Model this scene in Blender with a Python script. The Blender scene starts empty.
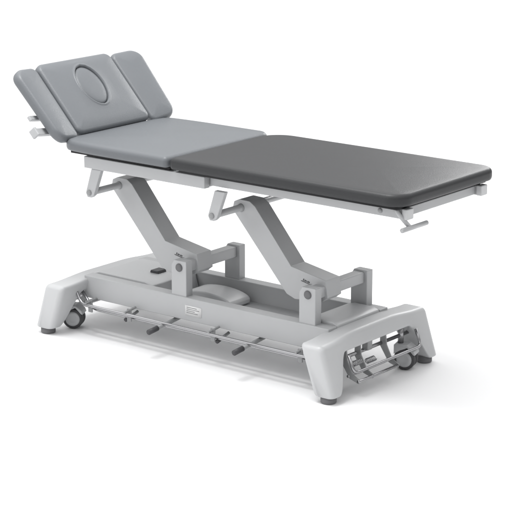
import bpy, bmesh, math, random
from mathutils import Vector, Matrix
S=bpy.context.scene; C=S.collection
# ---------------- materials
def mat(name,col,rough=.5,metal=0,bump=0,bscale=400,spec=.5,var=0.0,voro=False,coat=0):
    m=bpy.data.materials.new(name); m.use_nodes=True; n=m.node_tree.nodes; l=m.node_tree.links
    b=n['Principled BSDF']; b.inputs['Base Color'].default_value=(*col,1); b.inputs['Roughness'].default_value=rough
    b.inputs['Metallic'].default_value=metal; b.inputs['Specular IOR Level'].default_value=spec
    b.inputs['Coat Weight'].default_value=coat
    tc=n.new('ShaderNodeTexCoord')
    if var:
        t=n.new('ShaderNodeTexNoise'); t.inputs['Scale'].default_value=7; t.inputs['Detail'].default_value=6
        l.new(tc.outputs['Object'],t.inputs['Vector'])
        r=n.new('ShaderNodeMapRange'); r.inputs['To Min'].default_value=rough-var; r.inputs['To Max'].default_value=rough+var
        l.new(t.outputs['Fac'],r.inputs['Value']); l.new(r.outputs[0],b.inputs['Roughness'])
        mx=n.new('ShaderNodeMix'); mx.data_type='RGBA'
        mx.inputs[6].default_value=(*[c*.95 for c in col],1); mx.inputs[7].default_value=(*[min(1,c*1.04) for c in col],1)
        l.new(t.outputs['Fac'],mx.inputs[0]); l.new(mx.outputs[2],b.inputs['Base Color'])
    if bump:
        t=n.new('ShaderNodeTexVoronoi' if voro else 'ShaderNodeTexNoise'); t.inputs['Scale'].default_value=bscale
        l.new(tc.outputs['Object'],t.inputs['Vector'])
        bp=n.new('ShaderNodeBump'); bp.inputs['Strength'].default_value=bump; bp.inputs['Distance'].default_value=.002
        l.new(t.outputs['Distance' if voro else 'Fac'],bp.inputs['Height']); l.new(bp.outputs[0],b.inputs['Normal'])
    return m
M=dict(
 vinyl_shaded=mat('grey_vinyl_shaded',(.040,.041,.043),.40,0,.16,380,.24,.03,True),  # same vinyl as the seat, its dimmer reflection put into a darker colour
 vinyl=mat('grey_vinyl',(.140,.149,.160),.40,0,.16,380,.40,.05,True),
 vinyl_lit=mat('grey_vinyl_lit',(.158,.168,.180),.38,0,.16,380,.45,.05,True),  # same vinyl again, brighter light on the head section put into the colour
 white=mat('white_powder_coat',(.44,.447,.455),.34,0,.05,900,.5,.04),
 plastic=mat('light_grey_plastic',(.53,.537,.545),.38,0,.04,700,.5,.04),
 grey=mat('grey_powder_coat',(.28,.285,.29),.4,0,.05,900,.5,.04),
 chrome=mat('brushed_steel',(.40,.40,.41),.28,1,0,400,.5,.06),
 black=mat('black_rubber',(.025,.025,.027),.55,0,.1,500,.4,.05),
 board=mat('black_board',(.02,.02,.022),.7,0,.1,300,.3,.05),
 dark=mat('dark_grey_plastic',(.06,.06,.065),.5,0,.08,400,.4,.05),
 pad=mat('grey_rubber',(.15,.15,.155),.6,0,.1,400,.4,.05),
 tyre=mat('grey_tyre_rubber',(.06,.06,.063),.5,0,.1,400,.4,.05),
 paper=mat('sticker_paper',(.74,.74,.74),.5,0,0,400,.4,.02),
 floor=mat('white_studio_floor',(.86,.86,.865),.6,0,0,40,.1,0))
# ---------------- helpers
def link(name,me,m,parent):
    o=bpy.data.objects.new(name,me); C.objects.link(o); o.parent=parent; me.materials.append(m); return o
def mesh(name,vs,fs,m,parent,bevel=0,seg=3,smooth=True):
    me=bpy.data.meshes.new(name); me.from_pydata([tuple(v) for v in vs],[],fs)
    bm=bmesh.new(); bm.from_mesh(me); bmesh.ops.remove_doubles(bm,verts=bm.verts,dist=1e-6)
    bmesh.ops.recalc_face_normals(bm,faces=bm.faces); bm.to_mesh(me); bm.free()
    if smooth:
        for p in me.polygons: p.use_smooth=True
    o=link(name,me,m,parent)
    if bevel:
        b=o.modifiers.new('bevel','BEVEL'); b.width=bevel; b.segments=seg; b.limit_method='ANGLE'; b.angle_limit=math.radians(25)
        w=o.modifiers.new('wn','WEIGHTED_NORMAL'); w.keep_sharp=True; w.weight=100
    return o
class MB:
    def __init__(s): s.v=[]; s.f=[]
    def add(s,vs,fs):
        k=len(s.v); s.v+=[Vector(v) for v in vs]; s.f+=[[i+k for i in f] for f in fs]; return s
    def box(s,x0,x1,y0,y1,z0,z1):
        v=[(x,y,z) for x in(x0,x1) for y in(y0,y1) for z in(z0,z1)]
        return s.add(v,[(0,1,3,2),(4,6,7,5),(0,4,5,1),(2,3,7,6),(0,2,6,4),(1,5,7,3)])
    def prism(s,pts,y0,y1):           # polygon in xz extruded in y
        n=len(pts); v=[(x,y0,z) for x,z in pts]+[(x,y1,z) for x,z in pts]
        return s.add(v,[list(range(n)),list(range(2*n-1,n-1,-1))]+[(i,(i+1)%n,n+(i+1)%n,n+i) for i in range(n)])
    def tube(s,pts,r,n=14,bend=0):
        pts=[Vector(p) for p in pts]
        if bend and len(pts)>2:
            q=[pts[0]]
            for a,b,c in zip(pts,pts[1:],pts[2:]):
                d=min(bend,(a-b).length*.45,(c-b).length*.45); p0=b+(a-b).normalized()*d; p2=b+(c-b).normalized()*d
                for k in range(7):
                    t=k/6; q.append(p0*(1-t)**2+b*2*t*(1-t)+p2*t*t)
            pts=q+[pts[-1]]
        vs=[];fs=[];u=None
        for i,p in enumerate(pts):
            t=(pts[min(i+1,len(pts)-1)]-pts[max(i-1,0)]).normalized()
            if u is None: u=t.orthogonal().normalized()
            u=(u-t*u.dot(t)).normalized(); w=t.cross(u)
            vs+=[p+(u*math.cos(2*math.pi*k/n)+w*math.sin(2*math.pi*k/n))*r for k in range(n)]
        for i in range(len(pts)-1):
            fs+=[(i*n+k,i*n+(k+1)%n,(i+1)*n+(k+1)%n,(i+1)*n+k) for k in range(n)]
        fs+=[list(range(n))[::-1],[(len(pts)-1)*n+k for k in range(n)]]
        return s.add(vs,fs)
    def lathe(s,prof,c,axis='z',n=32):
        vs=[];fs=[];c=Vector(c)
        for r,h in prof:
            for k in range(n):
                a=2*math.pi*k/n; x,y=r*math.cos(a),r*math.sin(a)
                vs.append(c+Vector({'z':(x,y,h),'y':(x,h,y),'x':(h,x,y)}[axis]))
        m=len(prof)
        for i in range(m-1): fs+=[(i*n+k,i*n+(k+1)%n,(i+1)*n+(k+1)%n,(i+1)*n+k) for k in range(n)]
        fs+=[list(range(n)),[(m-1)*n+k for k in range(n)]]
        return s.add(vs,fs)
    def build(s,name,m,parent,bevel=0,seg=3,M4=None,smooth=True):
        v=[M4@p for p in s.v] if M4 else s.v
        return mesh(name,v,s.f,M[m],parent,bevel,seg,smooth)
def rrect(x0,x1,y0,y1,R,ins,per=14,edge=10):
    """rounded rectangle outline inset by ins, constant vertex count. R: radii (x0y0,x1y0,x1y1,x0y1)"""
    x0+=ins;y0+=ins;x1-=ins;y1-=ins
    cs=[(x0,y0,1,1,180),(x1,y0,-1,1,270),(x1,y1,-1,-1,0),(x0,y1,1,-1,90)]
    arcs=[]
    for (cx,cy,sx,sy,a0),r in zip(cs,R):
        r=max(r-ins,.004)
        arcs.append([(cx+sx*r+r*math.cos(math.radians(a0+90*k/per)),cy+sy*r+r*math.sin(math.radians(a0+90*k/per))) for k in range(per+1)])
    out=[]
    for i in range(4):
        out+=arcs[i]; a=arcs[i][-1]; b=arcs[(i+1)%4][0]
        out+=[(a[0]+(b[0]-a[0])*k/edge,a[1]+(b[1]-a[1])*k/edge) for k in range(1,edge)]
    return out
def cushion(name,rect,R,th,m,parent,M4,warp=None,hole=None,dome=.006,er=.024):
    """upholstered pad: bottom at z=0, top at th, softly crowned"""
    x0,x1,y0,y1=rect; half=min(x1-x0,y1-y0)/2
    prof=[(.03,0),(.012,0),(.004,.003),(.0008,.009),(0,.016),(0,th-er)]
    for k in range(1,10):
        a=k/9*math.radians(84); prof.append((er-er*math.cos(a),th-er+er*math.sin(a)))
    e0=prof[-1][0]
    if hole: prof+=[(e0+.006,th+dome*.35)]
    else: prof+=[(e0+(half-.004-e0)*t,th+dome*(1-(1-t)**2)) for t in (.08,.18,.3,.45,.62,.8,1)]
    vs=[];fs=[]; n=None
    for ins,z in prof:
        o=rrect(x0,x1,y0,y1,R,ins); n=len(o); vs+=[(x,y,z) for x,y in o]
    last=[v[:2] for v in vs[-n:]]
    if hole:
        hx,hy,ha,hb=hole; e=[]
        for x,y in last:
            a=math.atan2((y-hy)/hb,(x-hx)/ha); e.append((math.cos(a),math.sin(a)))
        for t,sc,z in [(.35,1.18,th+dome*.7),(.7,1.18,th+dome*.9),(1,1.18,th+dome),(1,1.15,th+dome+.0006),(1,1.12,th+dome+.0022),(1,1.085,th+dome+.003),(1,1.05,th+dome+.0024),(1,1.015,th+dome*.3),(1,1.003,th-.004),(1,1.0,th-.012),(1,.99,th-.03)]:
            for (x,y),(c,s) in zip(last,e):
                ex,ey=hx+ha*sc*c,hy+hb*sc*s
                vs.append((x+(ex-x)*t,y+(ey-y)*t,z))
    rings=len(vs)//n
    for i in range(rings-1): fs+=[(i*n+k,i*n+(k+1)%n,(i+1)*n+(k+1)%n,(i+1)*n+k) for k in range(n)]
    fs.append(list(range(n)))
    fs.append([(rings-1)*n+k for k in range(n)])
    if warp: vs=[warp(*v) for v in vs]
    return mesh(name,[M4@Vector(v) for v in vs],fs,M[m],parent)
def empty(name,loc,parent=None):
    o=bpy.data.objects.new(name,None); C.objects.link(o); o.location=loc; o.parent=parent; return o
# ---------------- floor
fl=MB(); fl.add([(-150,-150,0),(150,-150,0),(150,150,0),(-150,150,0)],[(0,1,2,3)])
f=fl.build('floor','floor',None); f['kind']='structure'
# ---------------- treatment table
T=empty('treatment_table',(0,0,0))
T['label']='grey padded treatment table with raised head section on a white electric lift base with castors'
T['category']='treatment table'
TOP=.795
# cushions
leg=cushion('leg_cushion',(-.043,.987,-.313,.313),(.02,.07,.07,.11),.045,'vinyl_shaded',T,Matrix.Translation((0,0,TOP-.049)),dome=.006,er=.018)
leg['label']='long leg section of the padding, grey vinyl with shade in its colour'
cushion('seat_cushion',(-.600,-.051,-.316,.316),(.06,.02,.05,.06),.042,'vinyl',T,Matrix.Translation((0,0,TOP-.046)),dome=.007,er=.019,
        warp=lambda x,y,z:(x,y*(1-.05*max(0,(-.35-x)/.25)**2),z))
# head section: local x = up the slope, y = width, z = surface normal
A=math.radians(46.5)
dx=Vector((-math.cos(A),0,math.sin(A))); nz=Vector((math.sin(A),0,math.cos(A))); dy=Vector((0,1,0))
def frame(o,u,v,w):
    m=Matrix((u,v,w)).transposed().to_4x4(); m.translation=o; return m
HT=.042
HB=Vector((-.578,0,.802))-nz*HT
H=frame(HB,dx,dy,nz)
hc=cushion('head_cushion',(0,.338,-.210,.210),(.03,.035,.035,.03),HT,'vinyl_lit',T,H,hole=(.198,0,.092,.066),dome=.006,er=.018)
pl=MB(); n=64; rr=[(.35,.0092),(.6,.0086),(.8,.0072),(.9,.0052),(.95,.003),(.98,-.001),(.99,-.006),(.99,-.03)]
vs=[];fs=[]
for sc,z in rr:
    vs+=[(.198+.092*sc*math.cos(2*math.pi*k/n),.066*sc*math.sin(2*math.pi*k/n),HT+z-.002) for k in range(n)]
fs=[(i*n+k,i*n+(k+1)%n,(i+1)*n+(k+1)%n,(i+1)*n+k) for i in range(len(rr)-1) for k in range(n)]+[list(range(n))]
pl.add(vs,fs); pl.build('face_hole_plug','vinyl_lit',hc,M4=H)
for s in (-1,1):
    fa=math.radians(12)
    v=dy*s*math.cos(fa)+nz*math.sin(fa); w=(nz*math.cos(fa)-dy*s*math.sin(fa))
    G=frame(HB+dy*s*.220-nz*.006,dx,v,w)
    cushion('armrest_cushion',(-.015,.332,0,.150),(.03,.035,.055,.05),HT,'vinyl_lit',T,G,dome=.005,er=.018,
            warp=lambda x,y,z:(x+ (-.10*y*max(0,x-.15)/.19),y*(.86+.14*(x+.02)/.36),z))
    b=MB(); b.box(.02,.22,.03,.09,-.012,-.002)
    if s<0:
        b.box(.045,.075,-.06,.165,-.028,-.013); b.box(.115,.135,-.06,.155,-.026,-.013)
    else: b.box(.045,.075,-.06,.10,-.028,-.013)
    a=b.build('armrest_support','white',T,.002,M4=G)
    if s<0: MB().box(.042,.078,.1655,.178,-.040,-.008).build('bracket_end','white',a,.003,M4=G)
b=MB(); b.box(.02,.29,-.19,.19,-.012,-.001); b.build('head_board','board',T,M4=H)
# boards under cushions
MB().box(-.57,-.07,-.275,.275,TOP-.059,TOP-.047).build('seat_board','board',T)
MB().box(-.02,.95,-.28,.28,TOP-.062,TOP-.050).build('leg_board','board',T)
# upper frame
zt=TOP-.063
b=MB()
for s in(-1,1):
    b.box(-.50,.10,s*.262-.016,s*.262+.016,zt-.045,zt)
for x in (-.485,.085): b.box(x-.016,x+.016,-.245,.245,zt-.042,zt-.002)
b.build('seat_frame','white',T,.003)
b=MB()
for s in(-1,1): b.box(.105,.95,s*.235-.015,s*.235+.015,zt-.036,zt)
for x in(.13,.93): b.box(x-.015,x+.015,-.22,.22,zt-.034,zt-.002)
lf=b.build('leg_frame','white',T,.003)
MB().lathe([(.001,-.004),(.007,-.004),(.009,-.001),(.009,.003)],(.86,-.251,zt-.018),'y').build('frame_screw','grey',lf)
for px in (-.48,.13):
    for s in(-1,1):
        h=MB().prism([(px+.012,zt-.046),(px+.062,zt-.046),(px+.022,.582),(px+.008,.571),(px-.012,.571),(px-.02,.588)],s*.262-.010,s*.262+.010).build('hanger_bracket','white',T,.003)
        MB().lathe([(.001,-.005),(.009,-.005),(.011,-.002),(.011,.003)],(px,s*.262-.011 if s<0 else .271,.590),'y').build('pivot_bolt','grey',h)
    MB().tube([(px,-.254,.590),(px,.254,.590)],.013,20).build('pivot_tube','white',T)
# lift arms
def arm(ox):
    pts=[(-.520,.580),(-.512,.610),(-.486,.622),(-.438,.620),(-.412,.604),(-.243,.404),(-.085,.376),(-.075,.312),(-.10,.294),(-.225,.282),(-.264,.296)]
    o=MB().prism([(x+ox,z) for x,z in pts],-.105,-.020).build('lift_arm','white',T,.0022,3)
    MB().lathe([(.001,-.004),(.014,-.004),(.016,-.001),(.016,.004)],(-.478+ox,-.106,.590),'y').build('pivot_bolt','grey',o)
    # tiny dark slanted brand mark on the arm side
    q=MB(); bx=-.188+ox; z0=.360
    P=lambda x,z:(bx+x+.35*(z),z0+z-.20*x)
    for k,(w,h) in enumerate([(.0032,.0075),(.0045,.0055),(.0028,.0055),(.0045,.0055),(.0028,.0055)]):
        x=k*.0066
        q.prism([P(x,0),P(x+w,0),P(x+w,h),P(x,h)],-.1062,-.1052)
    q.prism([P(-.008,-.004),P(.030,-.0045),P(.042,.0015),P(.030,-.0025),P(-.006,-.002)],-.1062,-.1052)
    q.build('arm_mark','dark',o)
    px=-.11+ox
    for s in(-1,1):
        p=MB().prism([(px-.040,.185),(px+.034,.185),(px+.034,.362),(px-.026,.362),(px-.040,.340)],s*.16-.019,s*.16+.019).build('lift_post','white',T,.003,3)
        MB().lathe([(.001,-.007),(.013,-.006),(.016,-.002),(.016,.004)],(px,-.1795 if s<0 else .1795,.335),'y').build('pivot_bolt','pad',p)
    MB().box(px-.022,px+.022,-.141,.141,.314,.356).build('link_bar','white',T,.004)
arm(0); arm(.61)
# base
for s in(-1,1):
    r=MB().box(-.60,.60,s*.16-.026,s*.16+.026,.135,.225).build('base_rail','white',T,.004)
    if s<0:
        st=MB().box(-.075,.005,-.1872,-.1864,.158,.196).build('rating_sticker','paper',r)
        q=MB()
        for k,c in enumerate([.05,.062,.04,.055]): q.box(-.068,-.068+c,-.1878,-.1873,.188-k*.007,.1905-k*.007)
        q.build('sticker_text','grey',st)
MB().box(-.56,.56,-.132,.132,.14,.150).build('base_pan','white',T,.003)
cv=MB().prism([(-.60,.152),(-.60,.222),(-.57,.232),(-.33,.232),(-.29,.222),(-.27,.152)],-.131,.131).build('base_cover','plastic',T,.005)
MB().prism([(-.405,.2325),(-.40,.243),(-.365,.243),(-.36,.2325)],-.015,.035).build('control_socket','dark',cv,.002)
MB().prism([(.60,.152),(.60,.226),(.575,.236),(.49,.236),(.455,.226),(.44,.152)],-.131,.131).build('base_cover','plastic',T,.005)
# motor housings: low pale curved covers
for ox in (0,.61):
    pts=[(-.24+ox,.153)]+[(-.115+ox-.125*math.cos(math.pi*k/16),.170+.032*math.sin(math.pi*k/16)) for k in range(17)]+[(.01+ox,.153)]
    MB().prism(pts,-.02,.105).build('lift_motor','plastic',T,.008)
# foot beams
def beam(s):
    NY=81; vs=[];fs=[];n=None
    def sm(a,b,t):
        t=min(max((t-a)/(b-a),0),1); return t*t*(3-2*t)
    for i in range(NY):
        tt=-1+2*i/(NY-1); y=.335*math.copysign(1-(1-abs(tt))**1.5,tt); ay=abs(y)
        zb=.162-.137*sm(.200,.290,ay)
        e=min(max((ay-.312)/.023,0),1); e=1-math.sqrt(max(0,1-e*e))       # round-over of the outer end
        zt_=.219-.012*sm(.10,.30,ay)-.018*e
        pin=.018*e
        inn=lambda z:.642-.063*(z-.02)/.18; out=lambda z:.734-.058*(z-.02)/.18
        q=[(inn(zb)+pin,zb),(out(zb)-pin,zb),(out(zt_)-pin,zt_),(inn(zt_)+pin,zt_)]
        sec=[]
        for k in range(4):
            p=Vector(q[k]);a=Vector(q[k-1]);c=Vector(q[(k+1)%4]); R=(.018 if k>1 else .010)
            R=min(R,(q[1][0]-q[0][0])*.45)
            p0=p+(a-p).normalized()*R;p2=p+(c-p).normalized()*R
            for j in range(8):
                t=j/7; sec.append(p0*(1-t)**2+p*2*t*(1-t)+p2*t*t)
        n=len(sec)
        vs+=[(s*x,y,z) for x,z in sec]
    for i in range(NY-1): fs+=[(i*n+k,i*n+(k+1)%n,(i+1)*n+(k+1)%n,(i+1)*n+k) for k in range(n)]
    fs+=[list(range(n)),[(NY-1)*n+k for k in range(n)]]
    o=mesh('foot_beam',vs,fs,M['plastic'],T)
    for t in(-1,1):
        MB().lathe([(.026,0),(.029,.003),(.029,.018),(.022,.026),(.022,.034)],(s*.689,t*.304,.001)).build('foot_pad','pad',o)
    return o
beam(-1);beam(1)
# castors
def castor(x,y,ang):
    e=empty('castor',(x,y,0),T); R=Matrix.Rotation(ang,4,'Z')
    for k in(-1,1):
        w=MB().lathe([(.012,-.009),(.036,-.010),(.041,-.006),(.041,.006),(.036,.010),(.012,.009)],(0.018,k*.017,.042),'y',36).build('wheel','tyre',e,M4=R)
    h=MB(); 
    for k in(-1,1):
        h.lathe([(.001,-.0115),(.014,-.0115),(.018,-.0135),(.027,-.0135),(.030,-.0095),(.030,.0095),(.027,.0135),(.018,.0135),(.014,.0115),(.001,.0115)],(0.018,k*.017,.042),'y',28)
    h.build('hub','white',e,M4=R)
    MB().prism([(-.022,.06),(-.022,.098),(.03,.098),(.056,.078),(.062,.062),(.054,.062),(.030,.088),(.0,.075)],-.030,.030).build('fork','white',e,.003,M4=R)
    MB().tube([(-.004,0,.095),(-.004,0,.166)],.011).build('stem','chrome',e,M4=R)
for x,y,a in [(-.67,-.20,.5),(-.66,.20,.4),(.665,.185,.3),(.642,-.225,2.4)]: castor(x,y,a)
# foot control rods
for s in(-1,1):
    o=MB().tube([(-.63,s*.21,.185),(-.60,s*.235,.175),(-.56,s*.245,.125),(.56,s*.245,.125),(.62,s*.225,.165)],.0065,12,.03).build('control_rod','chrome',T)
    o=MB().tube([(-.60,s*.200,.165),(-.54,s*.205,.102),(.56,s*.205,.102),(.61,s*.205,.135)],.0065,12,.03).build('brake_rod','chrome',T)
    for x in(-.535,-.33,.09,.50):
        MB().prism([(x-.010,.092),(x+.010,.092),(x+.010,.142),(x-.010,.142)],s*.222-.003,s*.222+.003).tube([(x,s*.185,.140),(x,s*.25,.132)],.005).build('rod_bracket','grey',T,.001)
    for x in(-.14,.275):
        p=MB().tube([(x,s*.14,.126),(x,s*.30,.110)],.008,14).build('foot_pedal','grey',T)
        MB().tube([(x,s*.275,.1125),(x,s*.325,.1075)],.0105,16).build('pedal_grip','dark',p)
    for x in(-.36,.10):
        p=MB().tube([(x,s*.14,.108),(x,s*.185,.096)],.006,12).build('foot_pedal','grey',T)
        MB().tube([(x,s*.180,.0975),(x,s*.212,.089)],.008,16).build('pedal_grip','dark',p)
# mechanism below each beam end
for s in(1,-1):
    b=MB(); b.tube([(s*.70,-.20,.15),(s*.725,-.20,.088),(s*.725,.225,.088),(s*.70,.225,.15)],.0062,12,.025)
    o=b.build('castor_lever','chrome',T)
    MB().tube([(s*.66,-.24,.128),(s*.66,.24,.128)],.007,12).build('lever_shaft','chrome',o)
    MB().tube([(s*.69,-.19,.068),(s*.69,.10,.068)],.0055,12).build('lever_shaft','chrome',o)
    MB().tube([(s*.735,-.19,.056),(s*.735,.06,.056)],.0058,12).build('lever_shaft','chrome',o)
    for y in(-.185,-.10,.06):
        q=MB().prism([(s*.655,.118),(s*.695,.060),(s*.736,.047),(s*.742,.060),(s*.708,.078),(s*.684,.125),(s*.680,.165),(s*.655,.165)],y-.003,y+.003)
        q.build('lever_bracket','grey',o,.0015)
    # return springs on the lever
    for y0,zz in((-.175,.112),(-.09,.102)):
        pts=[(s*(.70+.009*math.cos(k*math.pi/6)),y0+.0007*k,zz+.009*math.sin(k*math.pi/6)) for k in range(73)]
        MB().tube(pts,.002,6).build('return_spring','chrome',o)
    MB().box(s*.67-.014,s*.67+.014,-.06,-.03,.13,.168).build('lever_pivot_block','grey',o,.004)
# adjusting lever at the foot end
o=MB().tube([(.93,-.262,.735),(.945,-.262,.715),(.975,-.235,.668)],.008,12,.02).build('adjusting_lever','white',T)
MB().tube([(.975,-.285,.667),(.975,-.135,.667)],.0085,14).build('handle','white',o)
for y in(-.235,.235):
    MB().box(.951,.975,y-.02,y+.02,zt-.036,zt+.002).build('frame_end_cap','plastic',T,.004)
# ---------------- light
w=bpy.data.worlds.new('World'); S.world=w; w.use_nodes=True
nt=w.node_tree; bg=nt.nodes['Background']
tc=nt.nodes.new('ShaderNodeTexCoord'); sx=nt.nodes.new('ShaderNodeSeparateXYZ')
nt.links.new(tc.outputs['Generated'],sx.inputs[0])
m1=nt.nodes.new('ShaderNodeMapRange'); nt.links.new(sx.outputs['Z'],m1.inputs['Value'])
m1.inputs['To Min'].default_value=.06; m1.inputs['To Max'].default_value=1.92
m2=nt.nodes.new('ShaderNodeMapRange'); nt.links.new(sx.outputs['X'],m2.inputs['Value'])
m2.inputs['From Min'].default_value=-1; m2.inputs['To Min'].default_value=1.38; m2.inputs['To Max'].default_value=.62
mm=nt.nodes.new('ShaderNodeMath'); mm.operation='MULTIPLY'
nt.links.new(m1.outputs[0],mm.inputs[0]); nt.links.new(m2.outputs[0],mm.inputs[1]); nt.links.new(mm.outputs[0],bg.inputs[1])
bg.inputs[0].default_value=(1,1,1,1)
def area(name,loc,target,size,power):
    d=bpy.data.lights.new(name,'AREA'); d.shape='DISK'; d.size=size; d.energy=power
    o=bpy.data.objects.new(name,d); C.objects.link(o); o.location=loc
    o.rotation_euler=(Vector(target)-Vector(loc)).to_track_quat('-Z','Y').to_euler()
area('softbox_key',(-.3,-.7,3.8),(-.1,0,.3),1.4,80)
area('softbox_front',(-2.0,-5.5,3.0),(0,0,.4),2.0,30)
area('added_sheen_lamp',(-.55,3.7,2.05),(.9,0,.8),1.3,34)  # unseen lamp behind the table, added for sheen on the leg cushion
# ---------------- camera
cd=bpy.data.cameras.new('camera'); co=bpy.data.objects.new('camera',cd); C.objects.link(co); S.camera=co
co.location=(4.5986,-5.6431,2.2723); co.rotation_euler=(math.pi/2-.2567,0,.6709)
cd.sensor_width=36; cd.lens=1969.2/512*36; cd.clip_end=500
S.view_settings.view_transform='Standard'; S.view_settings.look='None'; S.view_settings.exposure=0
